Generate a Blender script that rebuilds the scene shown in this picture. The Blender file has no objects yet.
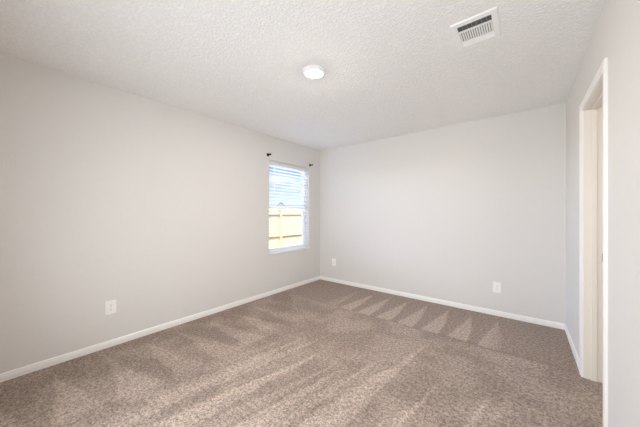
import bpy, bmesh, math, random
from mathutils import Vector, Matrix

random.seed(4)
R = math.radians
C = bpy.context.scene.collection

# ------------------------------------------------------------------ camera
FPX = 254.7
CAM = Vector((3.035, -3.79, 1.25))
cam_d = bpy.data.cameras.new('camera')
cam_d.sensor_width = 36.0
cam_d.lens = 36.0 * FPX / 640.0
cam_d.clip_start = 0.05
cam_d.clip_end = 500
cam = bpy.data.objects.new('camera', cam_d)
C.objects.link(cam)
cam.location = CAM
cam.rotation_euler = (R(90), 0, math.atan2(0.625, 0.7805))
bpy.context.scene.camera = cam

# ------------------------------------------------------------------ world: blue sky with haze and clouds
world = bpy.data.worlds.new('World')
bpy.context.scene.world = world
world.use_nodes = True
wn, wl = world.node_tree.nodes, world.node_tree.links
wn.clear()
w_out = wn.new('ShaderNodeOutputWorld')
w_bg = wn.new('ShaderNodeBackground')
w_bg.inputs['Strength'].default_value = 1.9
w_tc = wn.new('ShaderNodeTexCoord')
w_sep = wn.new('ShaderNodeSeparateXYZ')
wl.new(w_tc.outputs['Generated'], w_sep.inputs[0])
w_ramp = wn.new('ShaderNodeValToRGB')
e = w_ramp.color_ramp.elements
e[0].position = 0.0; e[0].color = (0.98, 0.98, 0.97, 1)
e[1].position = 1.0; e[1].color = (0.20, 0.42, 0.90, 1)
a = e.new(0.07); a.color = (0.64, 0.77, 0.98, 1)
a = e.new(0.16); a.color = (0.29, 0.45, 0.86, 1)
wl.new(w_sep.outputs['Z'], w_ramp.inputs[0])
w_map = wn.new('ShaderNodeMapping')
w_map.inputs['Scale'].default_value = (2.0, 2.0, 9.0)
wl.new(w_tc.outputs['Generated'], w_map.inputs[0])
w_noise = wn.new('ShaderNodeTexNoise')
w_noise.inputs['Scale'].default_value = 2.2
w_noise.inputs['Detail'].default_value = 6
wl.new(w_map.outputs[0], w_noise.inputs['Vector'])
w_cr = wn.new('ShaderNodeValToRGB')
w_cr.color_ramp.elements[0].position = 0.48
w_cr.color_ramp.elements[1].position = 0.72
wl.new(w_noise.outputs[0], w_cr.inputs[0])
w_mix = wn.new('ShaderNodeMix'); w_mix.data_type = 'RGBA'
wl.new(w_cr.outputs[0], w_mix.inputs['Factor'])
wl.new(w_ramp.outputs[0], w_mix.inputs[6])
w_mix.inputs[7].default_value = (1.0, 1.0, 1.0, 1)
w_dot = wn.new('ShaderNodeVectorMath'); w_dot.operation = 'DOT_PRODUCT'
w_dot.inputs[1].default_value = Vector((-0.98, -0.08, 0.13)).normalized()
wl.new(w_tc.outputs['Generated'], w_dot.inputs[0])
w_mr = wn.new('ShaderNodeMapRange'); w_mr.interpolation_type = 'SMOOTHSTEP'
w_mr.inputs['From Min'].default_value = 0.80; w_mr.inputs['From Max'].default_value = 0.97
w_mr.inputs['To Min'].default_value = 1.3; w_mr.inputs['To Max'].default_value = 34.0   # added bright sky lobe out of view, lights the right wall
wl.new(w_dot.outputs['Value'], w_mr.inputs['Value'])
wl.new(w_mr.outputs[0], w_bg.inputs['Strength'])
wl.new(w_mix.outputs[2], w_bg.inputs[0])
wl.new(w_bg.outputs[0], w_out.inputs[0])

# ------------------------------------------------------------------ sun (lights the yard, comes over the house)
sun_d = bpy.data.lights.new('sun', 'SUN')
sun_d.energy = 7.5
sun_d.angle = R(0.6)
sun_d.color = (1.0, 0.93, 0.82)
sun = bpy.data.objects.new('sun', sun_d)
C.objects.link(sun)
sun.rotation_euler = Vector((-0.62, 0.30, -0.72)).to_track_quat('-Z', 'Y').to_euler()

vs = bpy.context.scene.view_settings
vs.view_transform = 'Standard'
vs.look = 'None'
vs.gamma = 1.0
vs.use_curve_mapping = False
vs.exposure = -0.04
LAMP_W = 23.0        # ceiling light, watts
# added soft fill light behind the camera, no real source there
area_d = bpy.data.lights.new('fill_behind', 'AREA')
area_d.shape = 'RECTANGLE'; area_d.size = 2.2; area_d.size_y = 1.5
area_d.energy = 38.0
area_d.spread = R(144)
area_d.color = (0.88, 0.95, 1.0)
area_o = bpy.data.objects.new('fill_behind', area_d)
C.objects.link(area_o)
area_o.location = (2.05, -4.20, 0.95)
area_o.rotation_euler = (R(90 + 6), 0, R(3))
# added unseen fill light beyond the doorway, brightens the jamb
hall_d = bpy.data.lights.new('hall_fill', 'POINT')
hall_d.energy = 15.0; hall_d.shadow_soft_size = 0.22; hall_d.color = (1.0, 0.90, 0.78)
hall_o = bpy.data.objects.new('hall_fill', hall_d)
C.objects.link(hall_o)
hall_o.location = (4.25, -2.4, 1.5)
bpy.context.scene.cycles.max_bounces = 16
bpy.context.scene.cycles.diffuse_bounces = 10
bpy.context.scene.cycles.use_denoising = True

# ------------------------------------------------------------------ materials
def principled(name, col, rough=0.6, metal=0.0, spec=0.5):
    m = bpy.data.materials.new(name)
    m.use_nodes = True
    b = m.node_tree.nodes['Principled BSDF']
    b.inputs['Base Color'].default_value = (*col, 1)
    b.inputs['Roughness'].default_value = rough
    b.inputs['Metallic'].default_value = metal
    b.inputs['Specular IOR Level'].default_value = spec
    return m

def N(m, t, **kw):
    n = m.node_tree.nodes.new(t)
    for k, v in kw.items():
        setattr(n, k, v)
    return n

def setin(m, node, sock, val):
    if isinstance(val, bpy.types.NodeSocket):
        m.node_tree.links.new(val, node.inputs[sock])
    else:
        node.inputs[sock].default_value = val

def mth(m, op, a, b=None, c=None, clamp=False):
    n = N(m, 'ShaderNodeMath', operation=op)
    n.use_clamp = clamp
    setin(m, n, 0, a)
    if b is not None: setin(m, n, 1, b)
    if c is not None: setin(m, n, 2, c)
    return n.outputs[0]

def noise(m, scale, detail=3, vec=None, rough=0.5):
    n = N(m, 'ShaderNodeTexNoise')
    n.inputs['Scale'].default_value = scale
    n.inputs['Detail'].default_value = detail
    n.inputs['Roughness'].default_value = rough
    if vec is None:
        vec = N(m, 'ShaderNodeTexCoord').outputs['Object']
    m.node_tree.links.new(vec, n.inputs['Vector'])
    return n.outputs[0]

def smooth(m, v, lo, hi):
    n = N(m, 'ShaderNodeMapRange', interpolation_type='SMOOTHSTEP')
    setin(m, n, 'Value', v)
    setin(m, n, 'From Min', lo)
    setin(m, n, 'From Max', hi)
    return n.outputs[0]

def mixcol(m, f, a, b):
    n = N(m, 'ShaderNodeMix', data_type='RGBA')
    setin(m, n, 'Factor', f)
    for s, v in ((6, a), (7, b)):
        if isinstance(v, bpy.types.NodeSocket):
            m.node_tree.links.new(v, n.inputs[s])
        else:
            n.inputs[s].default_value = (*v, 1)
    return n.outputs[2]

def bump(m, h, strength, dist):
    n = N(m, 'ShaderNodeBump')
    n.inputs['Strength'].default_value = strength
    n.inputs['Distance'].default_value = dist
    m.node_tree.links.new(h, n.inputs['Height'])
    b = m.node_tree.nodes['Principled BSDF']
    m.node_tree.links.new(n.outputs[0], b.inputs['Normal'])

def basecol(m, s):
    m.node_tree.links.new(s, m.node_tree.nodes['Principled BSDF'].inputs['Base Color'])

WALLCOL = (0.742, 0.7305, 0.712)
m_wall = principled('wall_paint', WALLCOL, 0.75, spec=0.25)
basecol(m_wall, mixcol(m_wall, noise(m_wall, 30, 2), tuple(c * 0.985 for c in WALLCOL), tuple(min(1, c * 1.015) for c in WALLCOL)))
bump(m_wall, noise(m_wall, 95, 3), 0.30, 0.0035)

CEILCOL = (0.90, 0.895, 0.885)
m_ceil = principled('ceiling_texture', CEILCOL, 0.9, spec=0.1)
n1 = smooth(m_ceil, noise(m_ceil, 62, 3), 0.42, 0.62)
basecol(m_ceil, mixcol(m_ceil, n1, tuple(c * 0.97 for c in CEILCOL), tuple(min(1, c * 1.02) for c in CEILCOL)))
bump(m_ceil, n1, 0.55, 0.005)

m_trim = principled('trim_paint', (0.91, 0.90, 0.88), 0.35)
m_jamb = principled('jamb_paint', (0.84, 0.80, 0.745), 0.40)
m_vinyl = principled('white_vinyl', (0.92, 0.92, 0.92), 0.35)
m_slat = principled('blind_slat', (0.93, 0.93, 0.92), 0.40)
m_valance = principled('blind_valance', (0.74, 0.735, 0.72), 0.5)  # greyer than the slats: the valance's shade is put into its colour
m_cord = principled('blind_cord', (0.72, 0.72, 0.71), 0.8)
m_plate = principled('outlet_plastic', (0.94, 0.93, 0.915), 0.3)
m_slot = principled('outlet_slot', (0.06, 0.055, 0.05), 0.6)
m_screw = principled('screw_metal', (0.75, 0.74, 0.72), 0.35, 0.6)
m_black = principled('black_metal', (0.012, 0.012, 0.012), 0.35, 0.6)
m_vent = principled('vent_enamel', (0.88, 0.88, 0.87), 0.4)
m_duct = principled('duct_dark', (0.15, 0.147, 0.14), 0.8)
m_damper = principled('damper_metal', (0.34, 0.33, 0.32), 0.5, 0.3)
m_brass = principled('strike_metal', (0.45, 0.40, 0.34), 0.35, 0.9)
m_ring = principled('lamp_trim', (0.90, 0.90, 0.89), 0.4)

m_lens = bpy.data.materials.new('lamp_lens')
m_lens.use_nodes = True
b = m_lens.node_tree.nodes['Principled BSDF']
b.inputs['Base Color'].default_value = (0.9, 0.9, 0.88, 1)
b.inputs['Emission Color'].default_value = (1.0, 0.885, 0.785, 1)
LENS_R = 0.056
b.inputs['Emission Strength'].default_value = 1.0   # set below, in the lamp's builder

m_glass = bpy.data.materials.new('window_glass')
m_glass.use_nodes = True
gn, gl = m_glass.node_tree.nodes, m_glass.node_tree.links
gn.clear()
go = gn.new('ShaderNodeOutputMaterial')
gt = gn.new('ShaderNodeBsdfTransparent'); gt.inputs[0].default_value = (0.95, 0.97, 0.96, 1)
gg = gn.new('ShaderNodeBsdfGlossy'); gg.inputs['Roughness'].default_value = 0.02
gm = gn.new('ShaderNodeMixShader'); gm.inputs[0].default_value = 0.05
gl.new(gt.outputs[0], gm.inputs[1]); gl.new(gg.outputs[0], gm.inputs[2]); gl.new(gm.outputs[0], go.inputs[0])

# carpet: speckled brown twist pile with vacuum tracks in the lay of the pile
m_carpet = principled('carpet', (0.3, 0.24, 0.2), 0.95, spec=0.05)
m = m_carpet
tc = N(m, 'ShaderNodeTexCoord').outputs['Object']
sp = N(m, 'ShaderNodeSeparateXYZ'); m.node_tree.links.new(tc, sp.inputs[0])
X, Y = sp.outputs[0], sp.outputs[1]
wob = mth(m, 'MULTIPLY', mth(m, 'SUBTRACT', noise(m, 3.0, 2), 0.5), 0.10)
wob2 = mth(m, 'MULTIPLY', mth(m, 'SUBTRACT', noise(m, 38.0, 2), 0.5), 0.060)
yb = mth(m, 'ADD', mth(m, 'MULTIPLY', Y, -1.0), mth(m, 'MULTIPLY', wob, 0.7))      # distance from the back wall
# -- strokes along the back wall: a row of wedges pointing at the wall
sx = mth(m, 'FRACT', mth(m, 'DIVIDE', mth(m, 'ADD', mth(m, 'ADD', X, wob2), 0.02), 0.262))
tri = mth(m, 'ABSOLUTE', mth(m, 'SUBTRACT', sx, 0.75))
half = mth(m, 'MULTIPLY', mth(m, 'SUBTRACT', yb, 0.20), 0.56)
wedge = smooth(m, mth(m, 'SUBTRACT', half, tri), -0.07, 0.08)
wedge = mth(m, 'MULTIPLY', wedge, mth(m, 'SUBTRACT', 1.0, smooth(m, X, 2.70, 2.95)))
wedge = mth(m, 'MULTIPLY', wedge, smooth(m, X, 0.75, 1.25))
# -- long pointed strokes over the rest of the room: each row of strokes has its own spread and length
def strokes(period, skew, off, ytip, ylen, gain):
    u = mth(m, 'DIVIDE', mth(m, 'ADD', mth(m, 'ADD', mth(m, 'SUBTRACT', X, mth(m, 'MULTIPLY', Y, skew)), off), mth(m, 'MULTIPLY', mth(m, 'ADD', wob, wob2), 0.8)), period)
    fr, cell = mth(m, 'FRACT', u), mth(m, 'FLOOR', u)
    wn_ = N(m, 'ShaderNodeTexWhiteNoise', noise_dimensions='1D'); setin(m, wn_, 'W', mth(m, 'ADD', cell, off * 7.31))
    r = wn_.outputs[0]
    tip = mth(m, 'ADD', mth(m, 'MULTIPLY', r, 0.9), ytip)
    h = mth(m, 'DIVIDE', mth(m, 'SUBTRACT', yb, tip), ylen)
    h = mth(m, 'MULTIPLY', mth(m, 'MINIMUM', h, 1.0), gain)
    d = mth(m, 'ABSOLUTE', mth(m, 'SUBTRACT', fr, 0.5))
    return smooth(m, mth(m, 'SUBTRACT', h, d), -0.03, 0.06)
s1 = strokes(0.30, 0.15, 0.05, 1.15, 1.5, 0.38)
s2 = strokes(0.21, 0.21, 0.17, 1.5, 1.2, 0.32)
right = smooth(m, mth(m, 'ADD', X, mth(m, 'MULTIPLY', wob, 5.0)), 0.75, 1.45)
s1 = mth(m, 'MULTIPLY', s1, right)
s2 = mth(m, 'MULTIPLY', s2, right)
broad = smooth(m, noise(m, 2.6, 5, None, 0.6), 0.40, 0.60)
room = mth(m, 'MULTIPLY_ADD', smooth(m, X, 0.5, 1.5), 0.22, -0.06)
field = mth(m, 'ADD', mth(m, 'ADD', mth(m, 'MULTIPLY', s1, 0.50), mth(m, 'MULTIPLY', s2, 0.32)), mth(m, 'MULTIPLY_ADD', broad, 0.36, room))
# -- short strokes square to the left wall
sy = mth(m, 'FRACT', mth(m, 'DIVIDE', mth(m, 'ADD', mth(m, 'ADD', Y, wob2), mth(m, 'MULTIPLY_ADD', X, -0.10, mth(m, 'MULTIPLY', wob, 1.2))), 0.31))
tri2 = mth(m, 'ABSOLUTE', mth(m, 'SUBTRACT', sy, 0.5))
xb = mth(m, 'MULTIPLY_ADD', wob, 1.5, X)
wall_stroke = smooth(m, mth(m, 'SUBTRACT', mth(m, 'MULTIPLY', mth(m, 'SUBTRACT', xb, 0.15), 0.48), tri2), -0.06, 0.08)
wall_stroke = mth(m, 'MULTIPLY', wall_stroke, mth(m, 'SUBTRACT', 1.0, smooth(m, xb, 0.85, 1.05)))
wall_stroke = mth(m, 'MULTIPLY', wall_stroke, smooth(m, yb, 1.1, 1.9))
field = mth(m, 'MULTIPLY_ADD', wall_stroke, 0.38, field)
# -- the main room strokes stop at a line across the room
inroom = smooth(m, yb, 0.965, 0.985)
wedge = mth(m, 'MULTIPLY_ADD', wedge, 0.58, 0.16)
lay = mth(m, 'ADD', mth(m, 'MULTIPLY', field, inroom), mth(m, 'MULTIPLY', wedge, mth(m, 'SUBTRACT', 1.0, inroom)))
edge = mth(m, 'MULTIPLY', smooth(m, yb, 0.94, 0.965), mth(m, 'SUBTRACT', 1.0, smooth(m, yb, 0.975, 1.00)))
edge = mth(m, 'MULTIPLY', edge, smooth(m, X, 1.2, 2.4))
lay = mth(m, 'SUBTRACT', lay, mth(m, 'MULTIPLY', edge, 0.40), clamp=True)
base = mixcol(m, lay, (0.400, 0.320, 0.272), (0.690, 0.572, 0.498))
# -- tuft speckle
vor = N(m, 'ShaderNodeTexVoronoi'); vor.inputs['Scale'].default_value = 190
m.node_tree.links.new(tc, vor.inputs['Vector'])
grain = mth(m, 'MULTIPLY_ADD', noise(m, 42, 2, None, 0.6), 0.30, mth(m, 'MULTIPLY_ADD', noise(m, 92, 2, None, 0.6), 0.36, mth(m, 'MULTIPLY', noise(m, 175, 3, None, 0.7), 0.34)))
g = smooth(m, grain, 0.37, 0.63)
speck = mixcol(m, g, (0.47, 0.455, 0.44), (1.38, 1.39, 1.40))
mul = N(m, 'ShaderNodeMix', data_type='RGBA', blend_type='MULTIPLY')
mul.inputs['Factor'].default_value = 1.0
m.node_tree.links.new(base, mul.inputs[6]); m.node_tree.links.new(speck, mul.inputs[7])
basecol(m, mul.outputs[2])
bump(m, mth(m, 'ADD', mth(m, 'SUBTRACT', grain, vor.outputs['Distance']), grain), 0.7, 0.012)

m_grass = principled('dry_grass', (0.42, 0.36, 0.20), 0.95, spec=0.1)
basecol(m_grass, mixcol(m_grass, noise(m_grass, 3, 5), (0.50, 0.44, 0.30), (0.64, 0.58, 0.42)))
m_cedar = principled('cedar', (0.6, 0.42, 0.22), 0.8, spec=0.2)
oi = N(m_cedar, 'ShaderNodeTexCoord').outputs['Object']
mp = N(m_cedar, 'ShaderNodeMapping'); mp.inputs['Scale'].default_value = (1, 7.0, 0.5)
m_cedar.node_tree.links.new(oi, mp.inputs[0])
basecol(m_cedar, mixcol(m_cedar, noise(m_cedar, 1.0, 4, mp.outputs[0]), (0.66, 0.52, 0.31), (0.86, 0.74, 0.52)))
m_rail = principled('dark_rail', (0.22, 0.155, 0.085), 0.85, spec=0.2)  # rails coloured a darker brown than the pickets
m_stucco = principled('house_siding', (0.55, 0.54, 0.52), 0.8)
m_roof = principled('roof_shingle', (0.14, 0.15, 0.17), 0.9)
m_winpane = principled('dark_pane', (0.06, 0.07, 0.09), 0.1)

# ------------------------------------------------------------------ mesh helpers
def box(bm, x0, x1, y0, y1, z0, z1, mat=None):
    vs_ = [bm.verts.new(p) for p in ((x0, y0, z0), (x1, y0, z0), (x1, y1, z0), (x0, y1, z0),
                                     (x0, y0, z1), (x1, y0, z1), (x1, y1, z1), (x0, y1, z1))]
    for f in ((3, 2, 1, 0), (4, 5, 6, 7), (0, 1, 5, 4), (1, 2, 6, 5), (2, 3, 7, 6), (3, 0, 4, 7)):
        bm.faces.new([vs_[i] for i in f])
    if mat is not None:
        bmesh.ops.transform(bm, matrix=mat, verts=vs_)
    return vs_

def prism(bm, prof, fn, t0, t1):
    """profile (a, b) points swept from t0 to t1; fn(a, b, t) -> xyz"""
    A = [bm.verts.new(fn(a_, b_, t0)) for a_, b_ in prof]
    B = [bm.verts.new(fn(a_, b_, t1)) for a_, b_ in prof]
    n = len(prof)
    for i in range(n):
        j = (i + 1) % n
        bm.faces.new((A[i], A[j], B[j], B[i]))
    bm.faces.new(A[::-1]); bm.faces.new(B)

def tube(bm, p0, p1, r, seg=12, r1=None):
    p0, p1 = Vector(p0), Vector(p1)
    d = p1 - p0
    q = d.to_track_quat('Z', 'Y').to_matrix().to_4x4()
    bmesh.ops.create_cone(bm, cap_ends=True, segments=seg, radius1=r, radius2=r if r1 is None else r1,
                          depth=d.length, matrix=Matrix.Translation((p0 + p1) / 2) @ q)

def lathe(bm, prof, seg=48):
    """profile of (radius, z) spun about Z"""
    rings = []
    for r_, z_ in prof:
        if r_ < 1e-6:
            rings.append([bm.verts.new((0, 0, z_))])
        else:
            rings.append([bm.verts.new((r_ * math.cos(2 * math.pi * i / seg), r_ * math.sin(2 * math.pi * i / seg), z_)) for i in range(seg)])
    for a_, b_ in zip(rings, rings[1:]):
        for i in range(seg):
            j = (i + 1) % seg
            if len(a_) == 1 and len(b_) == 1: continue
            if len(a_) == 1: bm.faces.new((a_[0], b_[i], b_[j]))
            elif len(b_) == 1: bm.faces.new((a_[i], a_[j], b_[0]))
            else: bm.faces.new((a_[i], a_[j], b_[j], b_[i]))

def build(name, bm, mat, parent=None, bev=0.0, smooth_=False, seg=2):
    bmesh.ops.recalc_face_normals(bm, faces=bm.faces)
    me = bpy.data.meshes.new(name)
    bm.to_mesh(me); bm.free()
    me.materials.append(mat)
    if smooth_:
        for p in me.polygons: p.use_smooth = True
    o = bpy.data.objects.new(name, me)
    C.objects.link(o)
    if parent is not None:
        o.parent = parent
    if bev > 0:
        md = o.modifiers.new('bevel', 'BEVEL')
        md.width = bev; md.segments = seg; md.limit_method = 'ANGLE'; md.angle_limit = R(40)
    return o

def struct(o):
    o['kind'] = 'structure'
    return o

def thing(name, label, cat, loc, rot=(0, 0, 0), group=None):
    o = bpy.data.objects.new(name, None)
    o.empty_display_size = 0.05
    C.objects.link(o)
    o.location = loc; o.rotation_euler = rot
    o['label'] = label; o['category'] = cat
    if group: o['group'] = group
    return o

def copy_tree(o, parent=None):
    c = o.copy(); C.objects.link(c)
    if parent is not None:
        c.parent = parent
    for ch in o.children:
        copy_tree(ch, c)
    return c

# ------------------------------------------------------------------ room shell
W, L, H = 3.388, 4.30, 2.44          # room: x 0..W, y -L..0
WT = 0.11                            # partition thickness
EXT = 0.15                           # outside wall thickness
WY0, WY1, WZ0, WZ1 = -1.244, -0.319, 0.620, 2.070     # window opening
DY0, DY1, DZ = -1.693, -1.020, 2.035                  # door opening
HX = 4.75                            # far side of the space beyond the door

def wall_with_hole(name, x0, x1, y0, y1, hy0, hy1, hz0, hz1):
    bm = bmesh.new()
    box(bm, x0, x1, y0, hy0, 0, H)
    box(bm, x0, x1, hy1, y1, 0, H)
    box(bm, x0, x1, hy0, hy1, hz1, H)
    if hz0 > 0:
        box(bm, x0, x1, hy0, hy1, 0, hz0)
    return struct(build(name, bm, m_wall))

wall_with_hole('wall_left', -EXT, 0, -L, 0, WY0, WY1, WZ0, WZ1)
wall_with_hole('wall_right', W, W + WT, -L, 0, DY0, DY1, 0, DZ)
bm = bmesh.new(); box(bm, -EXT, HX + 0.1, 0, EXT, 0, H); struct(build('wall_back', bm, m_wall))
bm = bmesh.new(); box(bm, -EXT, HX + 0.1, -L - EXT, -L, 0, H); struct(build('wall_front', bm, m_wall))
bm = bmesh.new(); box(bm, HX, HX + 0.1, -L, 0, 0, H); struct(build('wall_beyond_door', bm, m_wall))
bm = bmesh.new(); box(bm, -EXT, HX + 0.1, -L - EXT, EXT, -0.12, 0); struct(build('floor', bm, m_carpet))
bm = bmesh.new(); box(bm, -EXT, HX + 0.1, -L - EXT, EXT, H, H + 0.15); struct(build('ceiling', bm, m_ceil))

# baseboards (stepped profile)
BH = 0.061
BP = [(0, 0), (0.012, 0), (0.012, BH * 0.62), (0.009, BH * 0.70), (0.009, BH * 0.86), (0.004, BH), (0, BH)]
CW, CT = 0.057, 0.0145                # door casing width and thickness
bm = bmesh.new(); prism(bm, BP, lambda a_, b_, t: (a_, t, b_), -L, 0); struct(build('baseboard_left', bm, m_trim))
bm = bmesh.new(); prism(bm, BP, lambda a_, b_, t: (t, -a_, b_), 0.012, W - 0.012); struct(build('baseboard_back', bm, m_trim))
bm = bmesh.new()
prism(bm, BP, lambda a_, b_, t: (W - a_, t, b_), DY1 + CW, 0)
prism(bm, BP, lambda a_, b_, t: (W - a_, t, b_), -L, DY0 - CW)
struct(build('baseboard_right', bm, m_trim))
bm = bmesh.new(); prism(bm, BP, lambda a_, b_, t: (t, -L + a_, b_), 0.012, W - 0.012); struct(build('baseboard_front', bm, m_trim))

# ------------------------------------------------------------------ doorway
JT = 0.018
door = bpy.data.objects.new('door_1', None); C.objects.link(door)
door.location = (W, (DY0 + DY1) / 2, 0); struct(door)
def local(o, root):
    o.matrix_parent_inverse = Matrix.Translation(root.location).inverted()
    return o
bm = bmesh.new()                     # jamb lining: both sides and head, inside the opening
box(bm, W - 0.001, W + WT + 0.001, DY1 - 0.004, DY1 + 0.014, 0, DZ + 0.014)
box(bm, W - 0.001, W + WT + 0.001, DY0 - 0.014, DY0 + 0.004, 0, DZ + 0.014)
box(bm, W - 0.001, W + WT + 0.001, DY0 + 0.004, DY1 - 0.004, DZ - 0.004, DZ + 0.014)
local(build('jamb', bm, m_jamb, door, 0.001), door)
def casing(bm, xw, sgn):
    # flat inner band, raised outer band, all round the opening
    P = [(0, 0), (CT * 0.62, 0), (CT * 0.75, 0.006), (CT * 0.75, 0.030), (CT, 0.036), (CT, CW - 0.004), (CT * 0.75, CW), (0, CW)]
    r = 0.000
    loops = []
    for a_, b_ in P:
        x = xw + sgn * a_
        y_far, y_near, z = DY1 + r + b_, DY0 - r - b_, DZ + r + b_
        loops.append([bm.verts.new(p) for p in ((x, y_far, 0), (x, y_far, z), (x, y_near, z), (x, y_near, 0))])
    n = len(P)
    for i in range(n):
        j = (i + 1) % n
        for k in range(3):
            bm.faces.new((loops[i][k], loops[i][k + 1], loops[j][k + 1], loops[j][k]))
    bm.faces.new([l[0] for l in loops]); bm.faces.new([l[3] for l in loops][::-1])
bm = bmesh.new(); casing(bm, W, -1); local(build('casing', bm, m_trim, door), door)
bm = bmesh.new(); casing(bm, W + WT, 1); local(build('casing', bm, m_trim, door), door)
SX0, SX1 = W + 0.040, W + 0.072     # the stop
bm = bmesh.new()
box(bm, SX0, SX1, DY1 - 0.014, DY1 - 0.004, 0, DZ - 0.004)
box(bm, SX0, SX1, DY0 + 0.004, DY0 + 0.014, 0, DZ - 0.004)
box(bm, SX0, SX1, DY0 + 0.014, DY1 - 0.014, DZ - 0.014, DZ - 0.004)
local(build('door_stop', bm, m_jamb, door, 0.002), door)
bm = bmesh.new(); box(bm, W + 0.095, W + 0.106, DY1 - 0.0055, DY1 - 0.0038, 0.895, 0.955)
st = local(build('strike_plate', bm, m_brass, door, 0.001), door)
st['label'] = 'small dull metal strike plate'

# ------------------------------------------------------------------ window
win = bpy.data.objects.new('window_1', None); C.objects.link(win)
win.location = (-EXT, (WY0 + WY1) / 2, WZ0); struct(win)
FW = 0.036
def ring(bm, x0, x1, y0, y1, z0, z1, w):
    box(bm, x0, x1, y0, y1, z0, z0 + w); box(bm, x0, x1, y0, y1, z1 - w, z1)
    box(bm, x0, x1, y0, y0 + w, z0 + w, z1 - w); box(bm, x0, x1, y1 - w, y1, z0 + w, z1 - w)
bm = bmesh.new(); ring(bm, -EXT + 0.002, -0.088, WY0 + 0.001, WY1 - 0.001, WZ0 + 0.001, WZ1 - 0.001, FW)
local(build('window_frame', bm, m_vinyl, win, 0.002), win)
ZM = 1.352                           # meeting rail
SY0, SY1 = WY0 + FW + 0.001, WY1 - FW - 0.001
SW = 0.030
bm = bmesh.new(); ring(bm, -0.138, -0.116, SY0, SY1, ZM - 0.018, WZ1 - FW - 0.001, SW)
us = local(build('upper_sash', bm, m_vinyl, win, 0.002), win)
bm = bmesh.new(); ring(bm, -0.114, -0.092, SY0, SY1, WZ0 + FW + 0.001, ZM + 0.022, SW + 0.003)
ls = local(build('lower_sash', bm, m_vinyl, win, 0.002), win)
for par, xg, z0, z1 in ((us, -0.127, ZM - 0.018 + SW, WZ1 - FW - 0.001 - SW), (ls, -0.103, WZ0 + FW + SW + 0.004, ZM + 0.022 - SW - 0.003)):
    bm = bmesh.new(); box(bm, xg - 0.002, xg + 0.002, SY0 + SW, SY1 - SW, z0, z1)
    g_ = build('pane', bm, m_glass, par)
    g_.matrix_parent_inverse = Matrix.Translation(win.location).inverted()
    g_.matrix_parent_inverse = Matrix.Identity(4)
    g_.location = (0, 0, 0)
# the sashes are built in world space with the window's inverse, so their children need none

# window sill: thin white board in the bottom of the recess
bm = bmesh.new(); box(bm, -0.0878, 0.012, WY0 + 0.001, WY1 - 0.001, WZ0 + 0.0005, WZ0 + 0.016)
struct(build('trim_1', bm, m_trim, None, 0.003))

# ------------------------------------------------------------------ blind
BX = -0.040                          # slat centre line, inside the recess
BY0, BY1 = WY0 + 0.012, WY1 - 0.014
bl = thing('window_blind', 'white horizontal slat blind hanging open inside the only window', 'blind', (BX, (BY0 + BY1) / 2, WZ1))
def blk(name, bm, mat, bev=0.0):
    return local(build(name, bm, mat, bl, bev), bl)
bm = bmesh.new(); box(bm, BX - 0.028, BX + 0.020, BY0, BY1, WZ1 - 0.042, WZ1 - 0.001); blk('headrail', bm, m_slat, 0.002)
bm = bmesh.new(); prism(bm, [(0.021, 0), (0.026, 0.004), (0.029, 0.03), (0.026, 0.052), (0.021, 0.056)], lambda a_, b_, t: (BX + a_, t, WZ1 - 0.059 + b_), BY0 - 0.004, BY1 + 0.004)
blk('valance', bm, m_valance)
PITCH, TILT = 0.0500, R(12)
z = WZ1 - 0.085
zs = []
while z > WZ0 + 0.075:
    zs.append(z); z -= PITCH
bm = bmesh.new()
for z in zs:
    prof = []
    for k in range(5):                # slightly crowned slat
        a_ = -0.025 + 0.0125 * k
        prof.append((a_, 0.0016 * (1 - (a_ / 0.025) ** 2) + 0.0012))
    prof += [(a_, b_ - 0.0026) for a_, b_ in prof[::-1]]
    ct, s_ = math.cos(TILT), math.sin(TILT)
    prism(bm, [(a_ * ct - b_ * s_, a_ * s_ + b_ * ct) for a_, b_ in prof], lambda a_, b_, t: (BX + a_, t, z + b_), BY0, BY1)
blk('slats', bm, m_slat)
zb = zs[-1] - PITCH + 0.008
bm = bmesh.new(); box(bm, BX - 0.025, BX + 0.025, BY0, BY1, zb - 0.010, zb + 0.010); blk('bottom_rail', bm, m_slat, 0.003)
for fy in (0.16, 0.80):
    yy = BY0 + (BY1 - BY0) * fy
    bm = bmesh.new()
    for dx in (-0.0275, 0.0275):
        tube(bm, (BX + dx, yy, zb), (BX + dx, yy, WZ1 - 0.045), 0.0012, 6)
    blk('ladder_cord', bm, m_cord)
bm = bmesh.new()
yy = BY0 + 0.10
tube(bm, (BX + 0.036, yy, WZ1 - 0.058), (BX + 0.036, yy, 1.43), 0.0035, 8)
tube(bm, (BX + 0.036, yy, 1.43), (BX + 0.036, yy, 1.40), 0.0055, 8)
tube(bm, (BX + 0.024, yy, WZ1 - 0.050), (BX + 0.036, yy, WZ1 - 0.058), 0.002, 6)
blk('tilt_wand', bm, m_slat)

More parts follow.
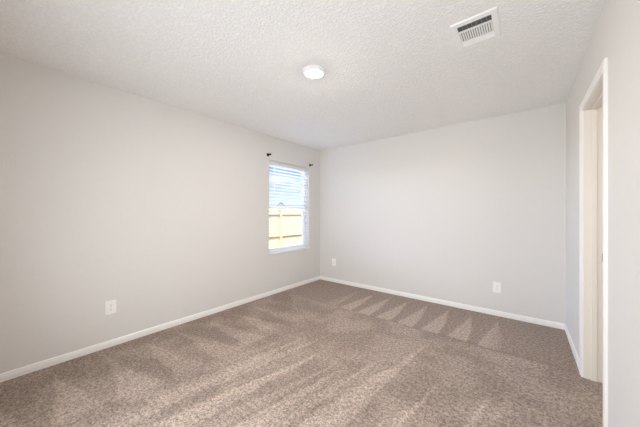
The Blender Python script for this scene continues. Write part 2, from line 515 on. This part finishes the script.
# ------------------------------------------------------------------ curtain rod brackets beside the window top
def make_bracket(label, loc):
    t = thing('curtain_rod_bracket', label, 'bracket', loc, group='black curtain rod brackets by the window')
    bm = bmesh.new()
    bmesh.ops.create_cone(bm, cap_ends=True, segments=24, radius1=0.025, radius2=0.022, depth=0.005,
                          matrix=Matrix.Translation((0.0025, 0, 0)) @ Matrix.Rotation(R(90), 4, 'Y'))
    build('wall_plate', bm, m_black, t)
    bm = bmesh.new(); tube(bm, (0.004, 0, 0), (0.034, 0, 0), 0.009, 12); build('arm', bm, m_black, t)
    bm = bmesh.new()                  # open cup for the rod: an upward C
    ri, ro = 0.012, 0.018
    pts = [(R(a_)) for a_ in range(-200, 21, 20)]
    prof = [(ro * math.cos(a_), ro * math.sin(a_)) for a_ in pts] + [(ri * math.cos(a_), ri * math.sin(a_)) for a_ in pts[::-1]]
    prism(bm, prof, lambda a_, b_, q: (0.048 + a_, q, b_ + 0.004), -0.012, 0.012)
    build('rod_cup', bm, m_black, t)
    return t
make_bracket('small black curtain rod bracket above the top left corner of the window', (0, -1.266, 2.142))
make_bracket('small black curtain rod bracket by the top right window corner, nearest the room corner', (0, -0.293, 2.128))

# ------------------------------------------------------------------ wall outlets
def make_outlet(label, loc, rotz):
    # built facing +X
    t = thing('electrical_outlet', label, 'outlet', loc, (0, 0, rotz), 'white electrical outlets low on the walls')
    bm = bmesh.new()
    pw, ph, d = 0.042, 0.0635, 0.0085
    prism(bm, [(-pw, -ph), (pw, -ph), (pw, ph), (-pw, ph)], lambda a_, b_, q: (q, a_, b_), 0, d)
    build('cover_plate', bm, m_plate, t, 0.0035, seg=3)
    for sz in (-1, 1):
        bm = bmesh.new()
        zc = 0.0195 * sz
        prof = []
        for k in range(24):
            a_ = 2 * math.pi * k / 24
            prof.append((0.0172 * math.cos(a_), max(-0.0143, min(0.0143, 0.0172 * math.sin(a_))) + zc))
        prism(bm, prof, lambda a_, b_, q: (q, a_, b_), d - 0.001, d + 0.0018)
        rcp = build('receptacle', bm, m_plate, t)
        bm = bmesh.new()
        x0, x1 = d + 0.0012, d + 0.0021
        box(bm, x0, x1, -0.0075, -0.0055, zc - 0.001, zc + 0.008)
        box(bm, x0, x1, 0.0055, 0.0075, zc - 0.001, zc + 0.007)
        tube(bm, (x0, 0, zc - 0.007), (x1, 0, zc - 0.007), 0.0028, 10)
        sl = build('slot', bm, m_slot, rcp)
        sl['label'] = 'dark plug slots'
    bm = bmesh.new(); tube(bm, (d - 0.001, 0, 0), (d + 0.001, 0, 0), 0.003, 10); build('screw', bm, m_screw, t)
    return t
make_outlet('white outlet on the long left wall, larger and nearest the camera', (0, -3.150, 0.368), 0)
o2 = make_outlet('small white outlet on the back wall close to the room corner beside the window', (0.328, 0, 0.362), R(-90))
o3 = copy_tree(o2)
o3.location = (2.777, 0, 0.345)
o3['label'] = 'white outlet on the back wall towards the doorway side'

# ------------------------------------------------------------------ ceiling light
lt = thing('ceiling_light', 'round white flush LED ceiling light glowing in the middle of the ceiling', 'ceiling light', (1.657, -2.149, H))
bm = bmesh.new()
lathe(bm, [(0.100, 0.0), (0.100, -0.006), (0.096, -0.012), (0.080, -0.0165), (LENS_R + 0.002, -0.015), (LENS_R, -0.010), (LENS_R, 0.0)])
build('trim_ring', bm, m_ring, lt, smooth_=True)
bm = bmesh.new()
lathe(bm, [(LENS_R - 0.001, -0.004), (LENS_R - 0.001, -0.016), (LENS_R * 0.85, -0.021), (LENS_R * 0.5, -0.026), (0, -0.028)])
lens = build('lens', bm, m_lens, lt, smooth_=True)
lens['label'] = 'glowing frosted lens'
# radiant flux W = pi * area * strength for a lambertian emitter
area = math.pi * LENS_R ** 2 * 1.15
m_lens.node_tree.nodes['Principled BSDF'].inputs['Emission Strength'].default_value = LAMP_W / (math.pi * area)

# ------------------------------------------------------------------ ceiling air vent (three way register)
VX0, VX1, VY0, VY1 = 2.667, 2.917, -2.013, -1.708
vcx, vcy = (VX0 + VX1) / 2, (VY0 + VY1) / 2
vt = thing('air_vent', 'white rectangular metal air vent with slatted louvres on the ceiling', 'vent', (vcx, vcy, H))
hx, hy = (VX1 - VX0) / 2, (VY1 - VY0) / 2
ix, iy = hx - 0.034, hy - 0.036
bm = bmesh.new()                      # stamped frame: sloped rim, flat face
lo = [(hx, hy, 0.0), (hx, hy, -0.003), (hx - 0.004, hy - 0.004, -0.008), (ix, iy, -0.010), (ix, iy, 0.0)]
rings = [[bm.verts.new((sx_ * a_, sy_ * b_, c_)) for sx_, sy_ in ((1, 1), (-1, 1), (-1, -1), (1, -1))] for a_, b_, c_ in lo]
for A, B in zip(rings, rings[1:] + rings[:1]):
    for i in range(4):
        j = (i + 1) % 4
        bm.faces.new((A[i], A[j], B[j], B[i]))
build('frame', bm, m_vent, vt)
bm = bmesh.new(); box(bm, -ix, ix, -iy, iy, -0.0012, -0.0002); build('duct_throat', bm, m_duct, vt)
yA, yB = -iy + 0.062, iy - 0.050      # bank limits
# dividers
for yy in (yA, yB):
    bm = bmesh.new()
    box(bm, -ix, ix, yy - 0.0035, yy + 0.0035, -0.0125, -0.002)
    build('divider', bm, m_vent, vt)
# middle bank: blades along y, tilted sideways
bm = bmesh.new()
nb = 14
for k in range(nb):
    xc = -ix + (k + 0.5) * 2 * ix / nb
    box(bm, -0.0056, 0.0056, yA + 0.0035, yB - 0.0035, -0.0004, 0.0004, Matrix.Translation((xc, 0, -0.0075)) @ Matrix.Rotation(R(24), 4, 'Y'))
build('middle_louvre', bm, m_vent, vt)
# end banks: blades along x
bm = bmesh.new()
for k in range(3):
    yc = -iy + 0.012 + k * 0.019
    box(bm, -ix, ix, -0.006, 0.006, -0.0004, 0.0004, Matrix.Translation((0, yc, -0.0072)) @ Matrix.Rotation(R(35), 4, 'X'))
for k in range(8):
    xc = -ix + k * 2 * ix / 7
    box(bm, xc - 0.0015, xc + 0.0015, -iy, yA, -0.006, -0.0015)
build('end_louvre', bm, m_damper, vt)['label'] = 'darker end louvre'
bm = bmesh.new()
for k in range(4):
    yc = yB + 0.009 + k * 0.0125
    box(bm, -ix, ix, -0.0062, 0.0062, -0.0004, 0.0004, Matrix.Translation((0, yc, -0.0072)) @ Matrix.Rotation(R(-38), 4, 'X'))
build('end_louvre', bm, m_vent, vt)
for xx, yy in ((0, -hy + 0.02), (0, hy - 0.02)):
    bm = bmesh.new()
    tube(bm, (xx, yy, -0.0135), (xx, yy, -0.0115), 0.004, 10)
    build('screw', bm, m_screw, vt)

# ------------------------------------------------------------------ outside: yard, fence, far house
bm = bmesh.new(); box(bm, -140, 15, -60, 140, -0.45, -0.35); struct(build('ground', bm, m_grass))
FX = -5.0
fn = thing('wooden_fence', 'sunlit tan wooden picket fence seen through the window blind', 'fence', (FX, 4, -0.35))
ys = -4.0
bm = bmesh.new()
while ys < 12.0:
    h_ = 1.86 + random.uniform(-0.012, 0.012)
    x_ = random.uniform(-0.003, 0.003)
    pts = [(0, 0), (0.138, 0), (0.138, h_ - 0.03), (0.110, h_), (0.028, h_), (0, h_ - 0.03)]
    prism(bm, pts, lambda a_, b_, q: (FX + q + x_, ys + a_, b_ - 0.33), -0.016, 0.0)
    ys += 0.142
local(build('pickets', bm, m_cedar, fn), fn)
for zc in (1.19, 0.26):
    bm = bmesh.new(); box(bm, FX + 0.003, FX + 0.042, -4, 12, zc - 0.028, zc + 0.028)
    local(build('rail', bm, m_rail, fn), fn)
for k in range(7):
    yy = -2.78 + 2.1 * k
    bm = bmesh.new(); box(bm, FX + 0.042, FX + 0.130, yy - 0.040, yy + 0.040, -0.36, 1.45)
    local(build('post', bm, m_cedar, fn), fn)

hs = thing('distant_house', 'tiny grey roofed house beyond the fence, seen through the window', 'house', (-75, 68, -0.35), (0, 0, R(-42.7)))
hs.scale = (0.75, 0.75, 0.95)
bm = bmesh.new()
prism(bm, [(-2.6, 0), (2.6, 0), (2.6, 4.2), (0, 6.3), (-2.6, 4.2)], lambda a_, b_, q: (q, a_, b_), -4, 4)
build('wall', bm, m_stucco, hs)
bm = bmesh.new()
prism(bm, [(-3.1, 3.85), (0, 6.35), (3.1, 3.85), (3.1, 4.05), (0, 6.65), (-3.1, 4.05)], lambda a_, b_, q: (q, a_, b_), -4.4, 4.4)
build('roof', bm, m_roof, hs)
bm = bmesh.new(); box(bm, 4.0, 4.04, -0.6, 0.6, 2.2, 3.6); build('window', bm, m_winpane, hs)
